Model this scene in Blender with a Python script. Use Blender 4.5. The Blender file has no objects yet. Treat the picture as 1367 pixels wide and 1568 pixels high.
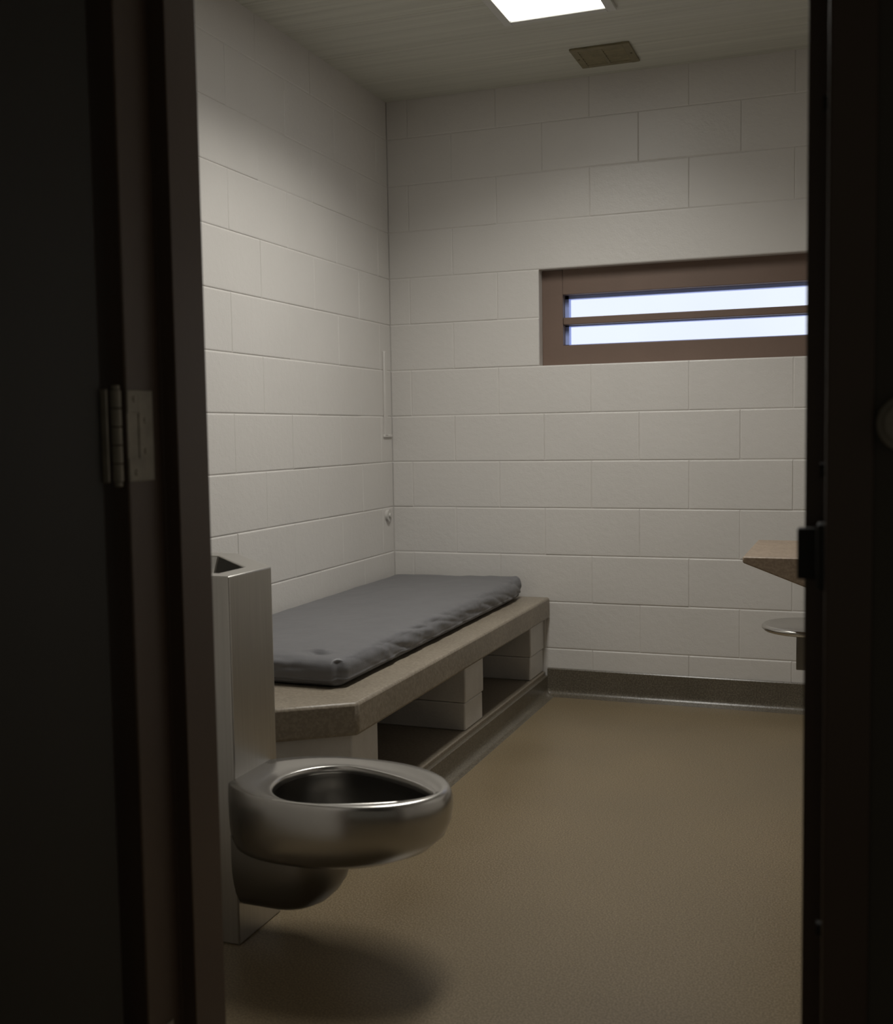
import bpy, bmesh, math, random
from mathutils import Vector, Matrix, noise
random.seed(4)
S = bpy.context.scene
COL = S.collection
S.view_settings.view_transform = 'Standard'
S.view_settings.look = 'None'
S.view_settings.exposure = 0.0

# ------------------------------------------------------------------ dims
XL, XR = -1.975, 0.45        # left / right wall faces
YB, YF = 4.60, 1.46          # back / front (door) wall faces
YO = 1.317                   # corridor face of the door wall
ZC = 2.59                    # ceiling
BH, BW = 0.2024, 0.4064      # block course / length

# ------------------------------------------------------------------ materials
def mat(name, col, rough=0.5, metal=0.0, var=0.0, vscale=6.0, bump=0.0, bscale=200.0,
        speck=None, speck_scale=180, stretch=(1,1,1), spec=0.5, bump2=None, rvar=0.0, coords='Object'):
    m = bpy.data.materials.new(name); m.use_nodes = True
    nt = m.node_tree; N = nt.nodes; L = nt.links
    b = N['Principled BSDF']
    b.inputs['Roughness'].default_value = rough
    b.inputs['Metallic'].default_value = metal
    b.inputs['Specular IOR Level'].default_value = spec
    tc = N.new('ShaderNodeTexCoord'); mp = N.new('ShaderNodeMapping')
    mp.inputs['Scale'].default_value = stretch
    L.new(tc.outputs[coords], mp.inputs['Vector'])
    nz = N.new('ShaderNodeTexNoise'); nz.inputs['Scale'].default_value = vscale
    nz.inputs['Detail'].default_value = 6
    L.new(mp.outputs['Vector'], nz.inputs['Vector'])
    mx = N.new('ShaderNodeMix'); mx.data_type = 'RGBA'
    c = Vector(col)
    mx.inputs[6].default_value = (*(c*(1-var)), 1)
    mx.inputs[7].default_value = (*(c*(1+var)), 1)
    rp = N.new('ShaderNodeMapRange'); rp.inputs['From Min'].default_value = .3; rp.inputs['From Max'].default_value = .7
    L.new(nz.outputs['Fac'], rp.inputs['Value'])
    L.new(rp.outputs['Result'], mx.inputs[0])
    out = mx.outputs[2]
    if speck:
        n2 = N.new('ShaderNodeTexNoise'); n2.inputs['Scale'].default_value = speck_scale
        n2.inputs['Detail'].default_value = 3
        L.new(mp.outputs['Vector'], n2.inputs['Vector'])
        r2 = N.new('ShaderNodeMapRange'); r2.inputs['From Min'].default_value = .42; r2.inputs['From Max'].default_value = .62
        L.new(n2.outputs['Fac'], r2.inputs['Value'])
        m2 = N.new('ShaderNodeMix'); m2.data_type = 'RGBA'; m2.blend_type = 'MULTIPLY'
        m2.inputs[0].default_value = 1
        L.new(out, m2.inputs[6])
        m3 = N.new('ShaderNodeMix'); m3.data_type = 'RGBA'
        m3.inputs[6].default_value = (*speck, 1); m3.inputs[7].default_value = (1.15, 1.15, 1.15, 1)
        L.new(r2.outputs['Result'], m3.inputs[0]); L.new(m3.outputs[2], m2.inputs[7])
        out = m2.outputs[2]
    L.new(out, b.inputs['Base Color'])
    if rvar:
        r3 = N.new('ShaderNodeMapRange')
        r3.inputs['To Min'].default_value = max(0.03, rough-rvar); r3.inputs['To Max'].default_value = rough+rvar
        L.new(rp.outputs['Result'], r3.inputs['Value']); L.new(r3.outputs['Result'], b.inputs['Roughness'])
    if bump:
        n3 = N.new('ShaderNodeTexNoise'); n3.inputs['Scale'].default_value = bscale; n3.inputs['Detail'].default_value = 4
        L.new(mp.outputs['Vector'], n3.inputs['Vector'])
        bp = N.new('ShaderNodeBump'); bp.inputs['Strength'].default_value = 1.0; bp.inputs['Distance'].default_value = bump
        L.new(n3.outputs['Fac'], bp.inputs['Height'])
        last = bp
        if bump2:
            n4 = N.new('ShaderNodeTexNoise'); n4.inputs['Scale'].default_value = bump2[1]; n4.inputs['Detail'].default_value = 3
            L.new(mp.outputs['Vector'], n4.inputs['Vector'])
            b4 = N.new('ShaderNodeBump'); b4.inputs['Strength'].default_value = 1.0; b4.inputs['Distance'].default_value = bump2[0]
            L.new(n4.outputs['Fac'], b4.inputs['Height']); L.new(bp.outputs['Normal'], b4.inputs['Normal'])
            last = b4
        L.new(last.outputs['Normal'], b.inputs['Normal'])
    return m

M_wall = mat('painted_block', (.655,.632,.603), .38, var=.02, vscale=3, bump=.0005, bscale=160, bump2=(.0010,38))
M_pier = mat('painted_pier', (.60,.58,.55), .5, var=.08, vscale=9, bump=.001, bscale=120)
M_ceil = mat('ceiling_paint', (.56,.56,.49), .6, var=.09, vscale=2.5, bump=.0008, bscale=10, stretch=(.4,22,1))
M_floor = mat('epoxy_floor', (.222,.173,.108), .36, var=.06, vscale=2.2, bump=.00010, bscale=260, speck=(.68,.66,.60), speck_scale=230, rvar=.06)
M_cove = mat('epoxy_cove', (.130,.113,.086), .28, var=.10, vscale=6, bump=.0004, bscale=120, speck=(.65,.63,.6), speck_scale=190)
M_slab = mat('sealed_concrete', (.245,.210,.163), .42, var=.10, vscale=5, bump=.0008, bscale=70, speck=(.90,.89,.88), speck_scale=110)
M_steel = mat('brushed_stainless', (.53,.515,.485), .33, metal=1, var=.06, vscale=160, stretch=(1,1,.03), rvar=.03)
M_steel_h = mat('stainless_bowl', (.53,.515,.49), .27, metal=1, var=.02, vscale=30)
M_bowl_shade = mat('shaded_bowl_steel', (.20,.19,.175), .36, metal=1, var=.05)  # bowl steel darkened: shade inside the bowl is put into the colour
M_steel_shade = mat('dark_shaded_steel', (.25,.24,.225), .34, metal=1, var=.03)  # shade beneath the bowl painted into the steel; dark stool arm shares it
M_dark = mat('drain_steel', (.30,.29,.27), .3, metal=1, var=.05)
M_mat = mat('mattress_vinyl', (.140,.139,.147), .46, var=.04, vscale=12, bump=.0004, bscale=300, bump2=(.004,9))
M_frame = mat('brown_steel_paint', (.120,.084,.063), .40, var=.05, vscale=5, bump=.0002, bscale=90)
M_wframe = mat('window_frame_paint', (.172,.115,.088), .5, var=.05, vscale=6, bump=.0003, bscale=90)
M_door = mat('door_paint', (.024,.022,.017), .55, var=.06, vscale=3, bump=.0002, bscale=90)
M_hinge = mat('painted_hinge', (.38,.35,.29), .5, metal=.1, var=.15, vscale=40, bump=.0003, bscale=120)
M_vent = mat('vent_metal', (.23,.20,.12), .5, metal=.3, var=.15, vscale=30)
M_black = mat('dark_void', (.01,.01,.01), .8)
M_trimw = mat('fixture_trim', (.6,.6,.56), .4, var=.02)
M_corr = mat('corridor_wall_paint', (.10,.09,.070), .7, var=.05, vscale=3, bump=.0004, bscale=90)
M_desk = mat('desk_concrete', (.28,.215,.155), .45, var=.06, vscale=9, bump=.0004, bscale=90, speck=(.9,.88,.86), speck_scale=110)
M_daylit_liner = mat('daylit_blue_liner', (.42,.52,.95), .4)  # blue daylight on the window reveal, put into the base colour
M_water = mat('water', (.05,.05,.05), .03, spec=.8)

def emis(name, col, st, grad=False):
    m = bpy.data.materials.new(name); m.use_nodes = True
    nt = m.node_tree; N = nt.nodes; L = nt.links
    N.remove(N['Principled BSDF'])
    e = N.new('ShaderNodeEmission'); e.inputs['Strength'].default_value = st
    tc = N.new('ShaderNodeTexCoord'); nz = N.new('ShaderNodeTexNoise'); nz.inputs['Scale'].default_value = 1.7
    L.new(tc.outputs['Object'], nz.inputs['Vector'])
    mx = N.new('ShaderNodeMix'); mx.data_type = 'RGBA'
    k = .86 if grad else .99
    mx.inputs[6].default_value = (col[0]*k, col[1]*k, col[2], 1); mx.inputs[7].default_value = (*col, 1)
    L.new(nz.outputs['Fac'], mx.inputs[0]); L.new(mx.outputs[2], e.inputs['Color'])
    L.new(e.outputs[0], N['Material Output'].inputs['Surface'])
    return m
M_light = emis('light_diffuser', (1.0,.98,.92), 3.6)
M_glass = emis('daylit_frosted_glazing', (.82,.89,1.0), 1.12, True)

# ------------------------------------------------------------------ helpers
def link(o, parent=None):
    COL.objects.link(o)
    if parent: o.parent = parent
    return o
def empty(name, loc=(0,0,0)):
    e = bpy.data.objects.new(name, None); e.empty_display_size = .1
    COL.objects.link(e); return e
def finish(name, bm, m, parent=None, bevel=0, seg=2, smooth=False, angle=40, subsurf=0):
    bmesh.ops.remove_doubles(bm, verts=bm.verts, dist=1e-6)
    bmesh.ops.recalc_face_normals(bm, faces=bm.faces)
    me = bpy.data.meshes.new(name); bm.to_mesh(me); bm.free()
    o = bpy.data.objects.new(name, me)
    for mm in (m if isinstance(m, (list,tuple)) else [m]): me.materials.append(mm)
    link(o, parent)
    if smooth or bevel:
        for p in me.polygons: p.use_smooth = True
        try:
            me.set_sharp_from_angle(angle=math.radians(angle))
        except Exception: pass
    if bevel:
        md = o.modifiers.new('bevel','BEVEL'); md.width = bevel; md.segments = seg; md.limit_method='ANGLE'
        md.angle_limit = math.radians(30); md.harden_normals = False
    if subsurf:
        md = o.modifiers.new('sub','SUBSURF'); md.levels = subsurf; md.render_levels = subsurf
    return o
def add_box(bm, x0,x1,y0,y1,z0,z1, mi=0):
    v = [bm.verts.new((x,y,z)) for x in (x0,x1) for y in (y0,y1) for z in (z0,z1)]
    for f in ((0,1,3,2),(4,6,7,5),(0,4,5,1),(2,3,7,6),(0,2,6,4),(1,5,7,3)):
        bm.faces.new([v[i] for i in f]).material_index = mi
def box(name, x0,x1,y0,y1,z0,z1, m, parent=None, bevel=0):
    bm = bmesh.new(); add_box(bm, x0,x1,y0,y1,z0,z1)
    return finish(name, bm, m, parent, bevel)
def add_prism(bm, pts, lo, hi, axis='z', mi=0):
    def P(a,b,c):
        return {'z':(a,b,c),'y':(a,c,b),'x':(c,a,b)}[axis]
    A = [bm.verts.new(P(p[0],p[1],lo)) for p in pts]; B = [bm.verts.new(P(p[0],p[1],hi)) for p in pts]
    n = len(pts)
    bm.faces.new(A).material_index = mi; bm.faces.new(B).material_index = mi
    for i in range(n): bm.faces.new((A[i],A[(i+1)%n],B[(i+1)%n],B[i])).material_index = mi
def prism(name, pts, lo, hi, m, parent=None, axis='z', bevel=0):
    bm = bmesh.new(); add_prism(bm, pts, lo, hi, axis)
    return finish(name, bm, m, parent, bevel)
def add_cyl(bm, c, r, h, axis='z', n=32, r2=None, mi=0):
    r2 = r if r2 is None else r2
    mat4 = Matrix.Translation(c)
    if axis == 'x': mat4 = mat4 @ Matrix.Rotation(math.pi/2,4,'Y')
    if axis == 'y': mat4 = mat4 @ Matrix.Rotation(-math.pi/2,4,'X')
    res = bmesh.ops.create_cone(bm, cap_ends=True, segments=n, radius1=r, radius2=r2, depth=h, matrix=mat4)
def cyl(name, c, r, h, m, parent=None, axis='z', bevel=0, r2=None, n=32):
    bm = bmesh.new(); add_cyl(bm, c, r, h, axis, n, r2)
    return finish(name, bm, m, parent, bevel, smooth=True)

# ------------------------------------------------------------------ block walls
def block_wall(name, P, s0, s1, off_even, holes, backing, thick, merge=()):
    """P(s,t,n)->world ; n>0 into room. holes: (s0,s1,t0,t1)."""
    bm = bmesh.new()
    DEP = .0024
    def quadbox(a0,a1,b0,b1,n0,n1):
        v = [bm.verts.new(P(s,t,n)) for s in (a0,a1) for t in (b0,b1) for n in (n0,n1)]
        for f in ((0,1,3,2),(4,6,7,5),(0,4,5,1),(2,3,7,6),(0,2,6,4),(1,5,7,3)):
            bm.faces.new([v[i] for i in f])
    for (a0,a1,b0,b1) in backing: quadbox(a0,a1,b0,b1,-thick,-DEP)
    def block(a0,a1,b0,b1):
        g=.0007; c=.0048; h=.0002; e=.0034
        if a1-a0 < .02 or b1-b0 < .02: return
        d = random.uniform(-.0007,.0007)
        tl = [random.uniform(-.0006,.0006) for _ in range(4)]
        def rect(ms,mt): return [(a0+ms,b0+mt),(a1-ms,b0+mt),(a1-ms,b1-mt),(a0+ms,b1-mt)]
        o = rect(h,g); i1 = rect(h+e*.4,g+c*.4); i2 = rect(h+e,g+c)
        O = [bm.verts.new(P(p[0],p[1],-DEP)) for p in o]
        A = [bm.verts.new(P(p[0],p[1],-DEP*.35+d+tl[k])) for k,p in enumerate(i1)]
        B = [bm.verts.new(P(p[0],p[1],d+tl[k])) for k,p in enumerate(i2)]
        bm.faces.new(B)
        for k in range(4):
            k2=(k+1)%4
            bm.faces.new((O[k],O[k2],A[k2],A[k])); bm.faces.new((A[k],A[k2],B[k2],B[k]))
    nrow = int(math.ceil(ZC/BH))
    for r in range(nrow):
        t0, t1 = r*BH, min((r+1)*BH, ZC+.01)
        off = off_even + (BW/2 if r%2 else 0)
        k0 = math.floor((s0-off)/BW)
        js = [s0] + [off+k*BW for k in range(k0, k0+40) if s0+.01 < off+k*BW < s1-.01] + [s1]
        for (mr, ma, mb) in merge:       # lintel row: no joints between ma and mb
            if mr == r: js = [j for j in js if not (ma+.01 < j < mb-.01)]
        segs = list(zip(js[:-1], js[1:]))
        for (h0,h1,u0,u1) in holes:
            if t0 < u1-.01 and t1 > u0+.01:
                ns=[]
                for a,b in segs:
                    if b<=h0 or a>=h1: ns.append((a,b)); continue
                    if a<h0: ns.append((a,h0))
                    if b>h1: ns.append((h1,b))
                segs=ns
        for a,b in segs: block(a,b,t0,t1)
    me = bpy.data.meshes.new(name)
    bmesh.ops.recalc_face_normals(bm, faces=bm.faces)
    bm.to_mesh(me); bm.free(); me.materials.append(M_wall)
    return link(bpy.data.objects.new(name, me))

WX0, WX1, WZ0, WZ1 = -1.287, .165, 7*BH, 9*BH
T=.20
block_wall('wall_back', lambda s,t,n:(s, YB-n, t), XL, XR, -1.065, [(WX0,WX1,WZ0,WZ1)],
    [(XL-T,WX0,-.0,ZC+.05),(WX1,XR+T,0,ZC+.05),(WX0,WX1,0,WZ0),(WX0,WX1,WZ1,ZC+.05)], T, merge=[(9,-1.46,.3)])
block_wall('wall_left', lambda s,t,n:(XL+n, s, t), YO, YB, 3.465, [], [(YO,YB,0,ZC+.05)], T)
block_wall('wall_right', lambda s,t,n:(XR-n, s, t), YO, YB, 3.465, [], [(YO,YB,0,ZC+.05)], T)
DL, DR, DH = -1.005, .008, 2.09
block_wall('wall_front', lambda s,t,n:(s, YF+n, t), XL, XR, -1.054, [(DL,DR,-.1,DH)],
    [(XL,DL,0,ZC+.05),(DR,XR,0,ZC+.05),(DL,DR,DH,ZC+.05)], YF-YO)
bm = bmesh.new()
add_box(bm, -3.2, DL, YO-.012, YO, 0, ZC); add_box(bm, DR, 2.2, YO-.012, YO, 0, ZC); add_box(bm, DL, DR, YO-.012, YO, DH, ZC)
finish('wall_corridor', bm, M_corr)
box('floor', -3.2, 2.2, -1.6, YB+T, -.12, 0, M_floor)

# ceiling planks with shallow seams
bm = bmesh.new()
add_box(bm, XL-T, XR+T, YO, YB+T, ZC+.0022, ZC+.12)
y = YB
while y > YF-.2:
    a = y-.305
    add_prism(bm, [(a+.001,ZC+.0022),(a+.004,ZC),(y-.004,ZC),(y-.001,ZC+.0022)], XL-T+.01, XR+T-.01, 'x')
    y = a
finish('ceiling', bm, M_ceil)
box('ceiling_corridor', -3.2, 2.2, -1.6, YO-.012, ZC, ZC+.1, M_corr)

# ------------------------------------------------------------------ cove baseboards
def cove_profile(h=.112):
    pts=[(0,0),(0,h),(.008,h),(.011,h-.004)]
    for k in range(7):
        a = k/6*math.pi/2
        pts.append((.011+.030*(1-math.cos(a)), .032-.030*math.sin(a)))
    pts.append((.046,0))
    return pts
def cove(name, P, lo, hi, parent=None, h=.112):
    pts = cove_profile(h); bm=bmesh.new()
    A=[bm.verts.new(P(p[0],p[1],lo)) for p in pts]; B=[bm.verts.new(P(p[0],p[1],hi)) for p in pts]
    n=len(pts); bm.faces.new(A); bm.faces.new(B)
    for i in range(n): bm.faces.new((A[i],A[(i+1)%n],B[(i+1)%n],B[i]))
    return finish(name,bm,M_cove,parent,smooth=True,angle=35)
cove('baseboard_back', lambda d,z,l:(l,YB-d,z), -1.262, XR, h=.118)
cove('baseboard_right', lambda d,z,l:(XR-d,l,z), YF, YB)
cove('baseboard_front', lambda d,z,l:(l,YF+d,z), DR+.02, XR)
cove('baseboard_left', lambda d,z,l:(XL+d,l,z), YF, 2.085)

# ------------------------------------------------------------------ window
W = empty('window_1')
yf = YB+.052
px0,px1,pz0,pz1 = -1.198, .085, 1.502, 1.716
bm = bmesh.new()
add_box(bm, WX0,px0, yf,yf+.09, WZ0,WZ1); add_box(bm, px1,WX1, yf,yf+.09, WZ0,WZ1)
add_box(bm, px0,px1, yf,yf+.09, WZ0,pz0); add_box(bm, px0,px1, yf,yf+.09, pz1,WZ1)
finish('frame', bm, M_wframe, W, bevel=.0025)
box('bar', px0,px1, yf+.008,yf+.045, 1.590,1.620, M_wframe, W, bevel=.003)
bm=bmesh.new()
add_box(bm, px0,px1, yf+.05,yf+.088, pz1-.014,pz1+.001); add_box(bm,px0-.001,px0+.016,yf+.05,yf+.088,pz0,pz1)
add_box(bm, px0,px1, yf+.05,yf+.088, pz0-.001,pz0+.006); add_box(bm,px1-.016,px1+.001,yf+.05,yf+.088,pz0,pz1)
add_box(bm, px0,px1, yf+.05,yf+.088, 1.585,1.600)
finish('glazing_bead', bm, M_daylit_liner, W)
box('glazing', px0-.01,px1+.01, yf+.0905,yf+.10, pz0-.01,pz1+.01, M_glass, W)
box('outer_stop', WX0,WX1, yf+.101,yf+.13, WZ0,WZ1, M_black, W)

# ------------------------------------------------------------------ ceiling light fixture
F = empty('ceiling_light_fixture')
fx0,fx1,fy0,fy1 = -1.205,-.803,2.62,3.895
i=.03
bm=bmesh.new()
zb=ZC-.012
add_box(bm,fx0,fx0+i,fy0,fy1,zb,ZC); add_box(bm,fx1-i,fx1,fy0,fy1,zb,ZC)
add_box(bm,fx0+i,fx1-i,fy0,fy0+i,zb,ZC); add_box(bm,fx0+i,fx1-i,fy1-i,fy1,zb,ZC)
finish('trim_ring',bm,M_trimw,F,bevel=.002)
box('diffuser',fx0+i,fx1-i,fy0+i,fy1-i,ZC-.006,ZC-.001,M_light,F)
ld=bpy.data.lights.new('tube_lamp','AREA'); ld.shape='RECTANGLE'; ld.size=fx1-fx0-2*i-.01; ld.size_y=fy1-fy0-2*i-.01
ld.energy=18.0; ld.color=(1.0,.972,.905); ld.spread=math.radians(138)
lo=bpy.data.objects.new('tube_lamp',ld); link(lo,F); lo.location=((fx0+fx1)/2,(fy0+fy1)/2,ZC-.009)

# ------------------------------------------------------------------ vent
V = empty('ceiling_air_vent')
vx0,vx1,vy0,vy1=-1.06,-.83,4.245,4.47
bm=bmesh.new(); w=.028
add_box(bm,vx0,vx0+w,vy0,vy1,ZC-.008,ZC); add_box(bm,vx1-w,vx1,vy0,vy1,ZC-.008,ZC)
add_box(bm,vx0+w,vx1-w,vy0,vy0+w,ZC-.008,ZC); add_box(bm,vx0+w,vx1-w,vy1-w,vy1,ZC-.008,ZC)
finish('flange',bm,M_vent,V,bevel=.002)
box('throat_shade',vx0+w,vx1-w,vy0+w,vy1-w,ZC-.002,ZC-.0005,M_black,V)  # flat black sheet painting the shade behind the louvers
bm=bmesh.new()
n=6
for k in range(n):
    yy=vy0+w+(vy1-vy0-2*w)*(k+.5)/n
    add_prism(bm,[(yy-.008,ZC-.002),(yy-.006,ZC-.002),(yy+.005,ZC-.008),(yy+.003,ZC-.008)],vx0+w,vx1-w,'x')
add_box(bm,-.95,-.94,vy0+w,vy1-w,ZC-.0085,ZC-.002)
for sx in (vx0+.013,vx1-.013): add_cyl(bm,(sx,(vy0+vy1)/2,ZC-.009),.004,.003,n=10)
finish('louvers',bm,M_vent,V)

# ------------------------------------------------------------------ bunk
B = empty('concrete_bunk')
SX=-1.250; ZS=.425; ZU=.335
slab=[(SX,YB-.002),(SX,2.645),(-1.435,2.512),(-1.50,2.530),(XL+.002,2.530),(XL+.002,YB-.002)]
prism('slab',slab,ZU,ZS,M_slab,B,bevel=.009)
PX=-1.283; PB=.10
prism('plinth',[(-1.272,YB-.002),(-1.272,2.65),(-1.46,2.535),(XL+.002,2.535),(XL+.002,YB-.002)],0,PB,M_slab,B,bevel=.004)
bm=bmesh.new()
pp=[(PX,2.845),(PX,2.672),(-1.46,2.55),(XL+.002,2.55),(XL+.002,2.845)]
add_prism(bm,pp,PB,ZU)
finish('pier_1',bm,M_pier,B,bevel=.004)
def pier(nm,y0,y1):
    bm=bmesh.new()
    add_box(bm,XL+.002,PX,y0,y1,PB,PB+.098); add_box(bm,XL+.002,PX+.004,y0-.004,y1+.002,PB+.1,ZU)
    finish(nm,bm,M_pier,B,bevel=.005)
pier('pier_2',3.585,3.775); pier('pier_3',4.40,YB-.003)
cove('cove_base', lambda d,z,l:(-1.272+d,l,z),2.65,YB-.012,B,h=.085)

# ------------------------------------------------------------------ mattress
def sstep(a,b,x):
    t=max(0,min(1,(x-a)/(b-a))); return t*t*(3-2*t)
def mattress():
    hx,hy,hz=.307,.903,.040; r=.034
    cx,cy,cz=-1.659,3.665,ZS+hz+.003
    bm=bmesh.new()
    nx,ny,nz=70,260,22
    def warp(t):
        return math.copysign(1-(1-abs(t))**1.35, t)
    def grid(f,na,nb):
        V=[[bm.verts.new(f(-1+2*a/na,-1+2*b/nb)) for b in range(nb+1)] for a in range(na+1)]
        for a in range(na):
            for b in range(nb): bm.faces.new((V[a][b],V[a+1][b],V[a+1][b+1],V[a][b+1]))
    for s in (-1,1):
        grid(lambda a,b:(warp(a),b,s),nx,ny); grid(lambda a,b:(s,a,b),ny,nz); grid(lambda a,b:(warp(a),s,b),nx,nz)
    bmesh.ops.remove_doubles(bm,verts=bm.verts,dist=1e-5)
    def crease(v):
        n1=noise.noise(v); return 1-min(1,abs(n1)*3.2)
    for v in bm.verts:
        u=v.co.copy(); p=Vector((u.x*hx,u.y*hy,u.z*hz))
        q=Vector((max(-hx+r,min(hx-r,p.x)),max(-hy+r,min(hy-r,p.y)),max(-hz+r,min(hz-r,p.z))))
        d=p-q; nrm=d.normalized() if d.length>1e-7 else Vector((0,0,0))
        if d.length>1e-7: p=q+nrm*r
        if u.z>0: p.z+=u.z*.013*(1-u.x**4)*(1-u.y**8)
        if u.z>-.5: p.z+=.003*noise.noise(Vector((p.x*4,p.y*2.2,3.1)))*(u.z+1)/2
        ex=(1-abs(u.x))*hx; ey=(1-abs(u.y))*hy
        e=1-sstep(0,.060,min(ex,ey))
        amp=.15+.85*max(0,noise.noise(Vector((p.y*2.1,p.x*3,.4)))+.30)
        if u.z>-.85:
            al = p.y if ex<ey else p.x
            n1=noise.noise(Vector((al*13+p.z*22,p.z*7,5.2)))
            n2=noise.noise(Vector((al*30-p.z*28,ex*10+ey*10,9.1)))
            c1=crease(Vector((al*7+p.z*24+ex*9,p.z*13,2.2)))
            k=e*amp
            off=.0065*n1+.003*n2-.0065*c1
            if nrm.length==0: nrm=Vector((0,0,1 if u.z>0 else -1))
            p+=nrm*off*k
            if u.z>0:
                c2=crease(Vector((p.x*5+p.y*1.3,p.y*1.9-p.x*2,11)))
                p.z-=.0014*c2*(1-e)
        sr=math.exp(-((u.z+.55)/.10)**2)*.004
        if max(abs(u.x),abs(u.y))>.985: p+=Vector((nrm.x,nrm.y,0))*sr
        cf=sstep(.85,1,abs(u.x))*sstep(.95,1,abs(u.y))
        p.x-=math.copysign(.014,u.x)*cf; p.y-=math.copysign(.010,u.y)*cf
        if u.z>.2:
            dx=p.x-.200; dy=p.y+.835
            p.z+=-.013*math.exp(-((dx/.030)**2+(dy/.012)**2))+.008*math.exp(-(((dx)/.034)**2+((dy-.020)/.013)**2))
        t=max(0,(p.y-.72)/.185)
        if u.z>0:
            p.z+=.020*t*t*(.25+.75*max(0,u.x))*u.z
        if t>0 and u.x>.3:
            c3=crease(Vector((p.x*9-p.z*18,p.y*13,4.4))); p+=nrm*(-.008*c3*min(1,t*1.5)*e)
        v.co=p+Vector((cx,cy,cz))
        if v.co.x<XL+.006: v.co.x=XL+.006
        if v.co.z<ZS+.001: v.co.z=ZS+.001
        if v.co.y>YB-.006: v.co.y=YB-.006
    Mt=empty('mattress')
    finish('cover',bm,M_mat,Mt,smooth=True,angle=85)
mattress()

# ------------------------------------------------------------------ toilet / sink combo
TO = empty('steel_toilet_sink_unit')
FX=-1.293
def combo_column():
    zt=.833
    outer=[(XL+.003,2.092),(FX,2.092),(FX,2.280),(-1.527,2.518),(XL+.003,2.518)]
    inner=[(-1.90,2.140),(-1.350,2.140),(-1.350,2.256),(-1.550,2.462),(-1.90,2.462)]
    bas =[(-1.86,2.175),(-1.385,2.175),(-1.385,2.245),(-1.565,2.425),(-1.86,2.425)]
    bm=bmesh.new()
    R=[]
    for pts,z in ((outer,0),(outer,zt),(inner,zt),(inner,zt-.004),(bas,zt-.13)):
        R.append([bm.verts.new((p[0],p[1],z)) for p in pts])
    n=5
    for a,b in zip(R[:-1],R[1:]):
        for i in range(n): bm.faces.new((a[i],a[(i+1)%n],b[(i+1)%n],b[i]))
    bm.faces.new(R[0]); bm.faces.new(R[-1])
    finish('cabinet',bm,M_steel,TO,bevel=.004,seg=3)
    box('backsplash',XL+.003,XL+.09,2.10,2.51,.835,1.02,M_steel,TO,bevel=.008)
    bm=bmesh.new()
    add_cyl(bm,(XL+.13,2.30,.93),.013,.09,'x'); add_cyl(bm,(XL+.17,2.30,.915),.012,.04,'z')
    for yy in (2.2,2.4): add_cyl(bm,(XL+.097,yy,.95),.018,.016,'x')
    finish('spout_and_buttons',bm,M_steel,TO,smooth=True)
    cyl('drain',(-1.66,2.30,.705),.03,.004,M_dark,TO)
combo_column()

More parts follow.
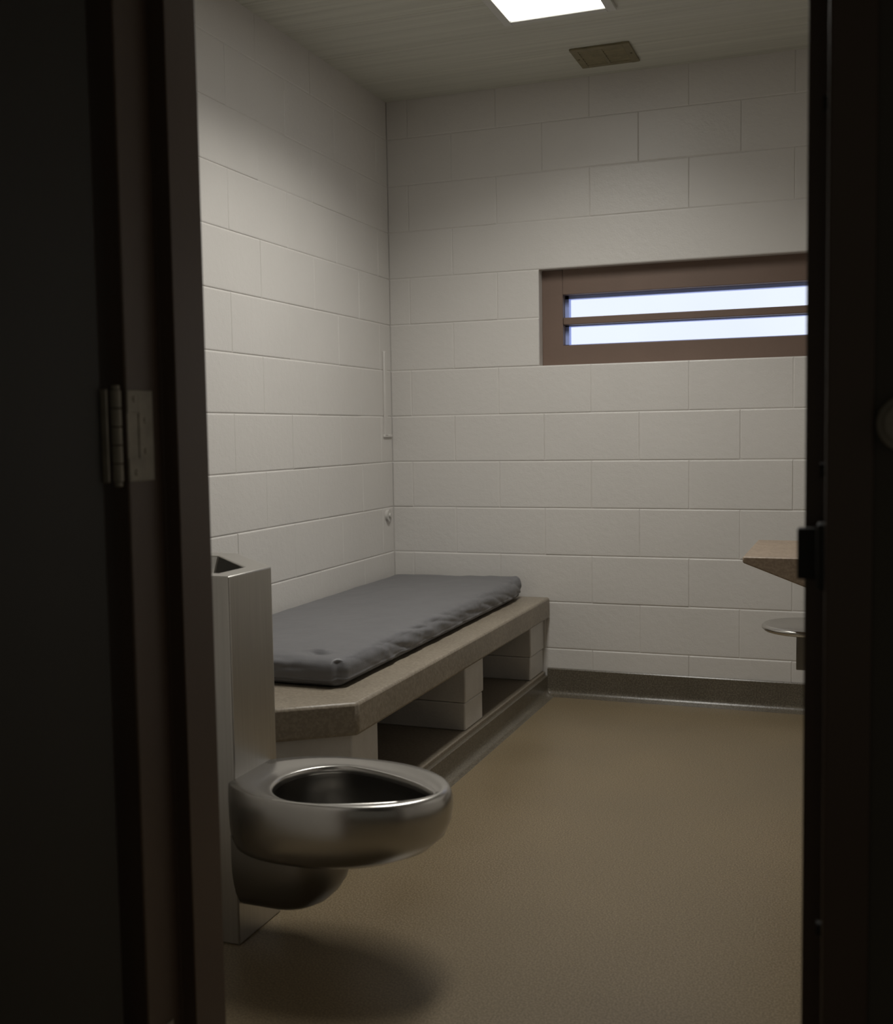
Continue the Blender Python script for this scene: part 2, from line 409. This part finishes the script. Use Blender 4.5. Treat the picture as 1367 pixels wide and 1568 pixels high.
CY=2.158; CX=-1.06; HW=.174; TIP=.250
def outline(n=36,m=14,e=6):
    pts=[]
    for k in range(n+1):
        a=-math.pi/2+math.pi*k/n
        pts.append((CX+TIP*math.cos(a), HW*math.sin(a)))
    def w(t): return HW-(HW-.095)*t**2.8
    for k in range(1,m+1):
        t=k/m; pts.append((CX-(CX-FX)*t, w(t)))
    for k in range(1,e): pts.append((FX, w(1)*(1-2*k/e)))
    for k in range(m,0,-1):
        t=k/m; pts.append((CX-(CX-FX)*t, -w(t)))
    return pts
def bowl():
    out=outline()
    n=len(out)
    bm=bmesh.new()
    rings=[]
    ICX=-1.088; ICY=-.022
    def teardrop(th,sc=1.0):
        c,s=math.cos(th),math.sin(th)
        fr=.250; bk=.116; sd=.130
        if c>=0:
            p=1.45; return sc*((abs(c)/fr)**p+(abs(s)/sd)**p)**(-1/p)
        p=2.0; return sc*((abs(c)/bk)**p+(abs(s)/sd)**p)**(-1/p)
    def inner(k,sc):
        x,y=out[k]; th=math.atan2(y*1.3,x-ICX); r=teardrop(th,sc)
        return (ICX+r*math.cos(th), ICY+r*math.sin(th))
    def ring_out(fx,fy,z):
        return [bm.verts.new((FX+(x-FX)*fx, CY+y*fy, z)) for x,y in out]
    prof=[(.30,.20,.214),(.50,.42,.215),(.66,.62,.219),(.80,.79,.232),(.90,.90,.252),(.963,.963,.280),(.992,.992,.312),(1.0,1.0,.342),(.999,.998,.358),(.992,.989,.370),(.982,.975,.3775),(.970,.960,.3805)]
    for fx,fy,z in prof: rings.append(ring_out(fx,fy,z))
    def blend(f,z,isc=1.0):
        vs=[]
        for k,(x,y) in enumerate(out):
            ox,oy=FX+(x-FX)*.970, y*.960
            ix,iy=inner(k,isc)
            vs.append(bm.verts.new((ox*(1-f)+ix*f, CY+oy*(1-f)+iy*f, z)))
        return vs
    rings.append(blend(.30,.3815)); rings.append(blend(.62,.3785)); rings.append(blend(.86,.376))
    rings.append(blend(.95,.378)); rings.append(blend(1,.3765))
    nin=len(rings)
    for sc,z in ((.985,.371),(.975,.362),(1.0,.352),(1.0,.32),(.92,.275),(.75,.235),(.5,.222),(.25,.220)):
        rings.append(blend(1,z,isc=sc))
    for j,(a,b) in enumerate(zip(rings[:-1],rings[1:])):
        for i in range(n):
            f=bm.faces.new((a[i],a[(i+1)%n],b[(i+1)%n],b[i]))
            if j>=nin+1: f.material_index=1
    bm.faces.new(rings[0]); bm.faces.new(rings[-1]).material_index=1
    finish('bowl',bm,[M_steel_h,M_bowl_shade],TO,smooth=True,angle=75)
    bm=bmesh.new(); vs=[]
    for k in range(40):
        th=2*math.pi*k/40; r=teardrop(th,.74); vs.append(bm.verts.new((ICX+r*math.cos(th),CY+ICY+r*math.sin(th),.238)))
    bm.faces.new(vs); finish('water',bm,M_water,TO)
    bm=bmesh.new(); R=[]
    tp=[]; nn=24
    for k in range(nn+1):
        a=-math.pi/2+math.pi*k/nn
        tp.append((.13+.105*math.cos(a), .105*math.sin(a)))
    tp.append((0,.10)); tp.append((0,-.10))
    for fx,fy,z in ((1.0,1.0,.262),(1.0,1.0,.20),(.985,.98,.175),(.95,.93,.150),(.88,.85,.125),(.78,.72,.103),(.66,.54,.088),(.54,.33,.080),(.45,.15,.078)):
        R.append([bm.verts.new((FX+x*fx if x>0 else FX, CY+.010+y*fy, z)) for x,y in tp])
    for a,b in zip(R[:-1],R[1:]):
        for i in range(len(tp)): bm.faces.new((a[i],a[(i+1)%len(tp)],b[(i+1)%len(tp)],b[i]))
    bm.faces.new(R[0]); bm.faces.new(R[-1])
    finish('trap_housing',bm,M_steel_shade,TO,smooth=True,angle=60)
bowl()

# ------------------------------------------------------------------ desk + stool
D=empty('wall_desk')
prism('top',[(-.318,.768),(-.318,.750),(-.02,.636),(XR-.002,.560),(XR-.002,.768)],3.29,3.80,M_desk,D,axis='y',bevel=.004)
ST=empty('wall_mounted_stool')
sc=Vector((-.160,3.87,.47))
bm=bmesh.new(); prof=[(0,-.012),(.13,-.012),(.143,-.010),(.150,-.003),(.150,.003),(.144,.009),(.132,.010),(.11,.005),(0,.002)]
n=56; Rg=[]
for r,z in prof:
    if r==0: Rg.append([bm.verts.new((sc.x,sc.y,sc.z+z))])
    else: Rg.append([bm.verts.new((sc.x+r*math.cos(2*math.pi*k/n),sc.y+r*math.sin(2*math.pi*k/n),sc.z+z)) for k in range(n)])
for a,b in zip(Rg[:-1],Rg[1:]):
    for k in range(n):
        k2=(k+1)%n
        if len(a)==1: bm.faces.new((a[0],b[k],b[k2]))
        elif len(b)==1: bm.faces.new((a[k],a[k2],b[0]))
        else: bm.faces.new((a[k],a[k2],b[k2],b[k]))
finish('seat',bm,M_steel_h,ST,smooth=True,angle=50)
bm=bmesh.new(); add_box(bm,sc.x-.036,sc.x+.036,sc.y-.036,sc.y+.036,.33,.458); add_box(bm,sc.x+.036,XR-.012,sc.y-.032,sc.y+.032,.334,.396)
finish('bracket_arm',bm,M_steel_shade,ST,bevel=.003)
box('wall_plate',XR-.012,XR-.001,sc.y-.08,sc.y+.08,.28,.45,M_steel,ST,bevel=.002)

# ------------------------------------------------------------------ small wall items
bm=bmesh.new(); add_box(bm,XL-.001,XL+.010,4.508,4.535,1.13,1.50); add_box(bm,XL-.001,XL+.008,4.50,4.588,1.122,1.134)
finish('wall_conduit',bm,M_wall,bevel=.003)
bm=bmesh.new(); add_cyl(bm,(XL+.005,4.53,.775),.026,.012,'x'); add_cyl(bm,(XL+.014,4.53,.775),.010,.01,'x')
finish('wall_call_button',bm,M_pier,smooth=True)

# ------------------------------------------------------------------ door frame
DF=empty('door_frame')
yo=YO-.017; yi=YF+.006
Lj=[(-1.012,yo),(-.962,yo),(-.960,yo+.002),(-.960,1.385),(-.935,1.385),(-.935,yi),(-.985,yi),(-.985,YF+.001),(-1.004,YF+.001),(-1.004,YO-.013),(-1.012,YO-.013)]
prism('jamb_hinge_side',Lj,0,2.09,M_frame,DF,bevel=.0015)
Rj=[(.013,yo),(-.035,yo),(-.037,yo+.002),(-.037,1.385),(-.062,1.385),(-.062,yi),(-.012,yi),(-.012,YF+.001),(.007,YF+.001),(.007,YO-.013),(.013,YO-.013)]
prism('jamb_strike_side',Rj,0,2.09,M_frame,DF,bevel=.0015)
prism('head',[(yo,2.09),(yo,2.04),(1.385,2.04),(1.385,2.015),(yi,2.015),(yi,2.09)],-1.012,.013,M_frame,DF,axis='x',bevel=.0015)
bm=bmesh.new(); add_box(bm,-.046,-.036,1.310,1.372,.955,1.03); add_box(bm,-.069,-.046,1.352,1.372,.962,1.022)
finish('strike_plate',bm,M_door,DF,bevel=.002)
bm=bmesh.new()
for z in (1.50,1.09,.55): add_cyl(bm,(-.038,1.34,z),.009,.012,'x',16)
finish('frame_bumpers',bm,M_door,DF,smooth=True)

# ------------------------------------------------------------------ door leaf, swung open into the corridor
DO=empty('door_1')
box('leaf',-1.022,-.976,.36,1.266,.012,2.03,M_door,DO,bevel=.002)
for k,z in enumerate((.205,1.142,1.86)):
    bm=bmesh.new()
    h=.128
    add_box(bm,-.9602,-.9575,1.325,1.358,z-h/2,z+h/2)                 # jamb leaf
    for s in (-1,1): add_box(bm,-.9602,-.9575,1.300,1.325,z+s*(h/2-.016)-.016,z+s*(h/2-.016)+.016)
    add_box(bm,-.9602,-.9590,1.300,1.325,z-h/2+.03,z+h/2-.03)
    add_box(bm,-.985,-.968,1.2662,1.2692,z-h/2,z+h/2)                 # door leaf on the door edge
    for i in range(5):
        hh=h/5-.0015
        add_cyl(bm,(-.9665,1.286,z-h/2+(i+.5)*h/5),.007,hh,'z',20)
    for s in (-1,1): add_cyl(bm,(-.9665,1.286,z+s*(h/2+.003)),.0055,.006,'z',16)
    for s,zz in ((0,-.052),(1,-.022),(1,.022),(0,.052)):
        add_cyl(bm,(-.9570,1.316+s*.024,z+zz),.0042,.0016,'x',12)
    finish('hinge_%d'%(k+1),bm,M_hinge,DO,bevel=.0006,smooth=True)
bm=bmesh.new(); add_cyl(bm,(-.965,.43,1.02),.011,.03,'x'); add_box(bm,-.955,-.942,.415,.445,.93,1.11)
finish('pull_handle',bm,M_steel,DO,bevel=.003)

# round key switch on the corridor wall, right of the opening
bm=bmesh.new(); add_cyl(bm,(.046,YO-.018,1.142),.031,.012,'y',40); add_cyl(bm,(.046,YO-.032,1.142),.024,.018,'y',40,r2=.020)
finish('key_switch',bm,M_hinge,smooth=True,bevel=.002)

# ------------------------------------------------------------------ world: dim corridor ambience
w=bpy.data.worlds.new('World'); S.world=w; w.use_nodes=True
bg=w.node_tree.nodes['Background']; bg.inputs[0].default_value=(1,.92,.75,1); bg.inputs[1].default_value=.055

# ------------------------------------------------------------------ camera
th=math.radians(20.5); p=math.radians(4.1); r=.0157
fH=Vector((-math.sin(th),math.cos(th),0)); rt=Vector((math.cos(th),math.sin(th),0)); up=Vector((0,0,1))
c=fH*math.cos(p)-up*math.sin(p); u=fH*math.sin(p)+up*math.cos(p)
R=(rt-u*r).normalized(); U=(u+rt*r).normalized()
cd=bpy.data.cameras.new('camera'); cam=bpy.data.objects.new('camera',cd); COL.objects.link(cam)
m=Matrix.Identity(4)
for i in range(3): m[i][0]=R[i]; m[i][1]=U[i]; m[i][2]=-c[i]; 
m[0][3],m[1][3],m[2][3]=0,0,1.14
cam.matrix_world=m
cd.sensor_fit='VERTICAL'; cd.sensor_height=36; cd.lens=39.03; cd.clip_start=.05
cd.dof.use_dof=True; cd.dof.focus_distance=3.6; cd.dof.aperture_fstop=4.5
S.camera=cam
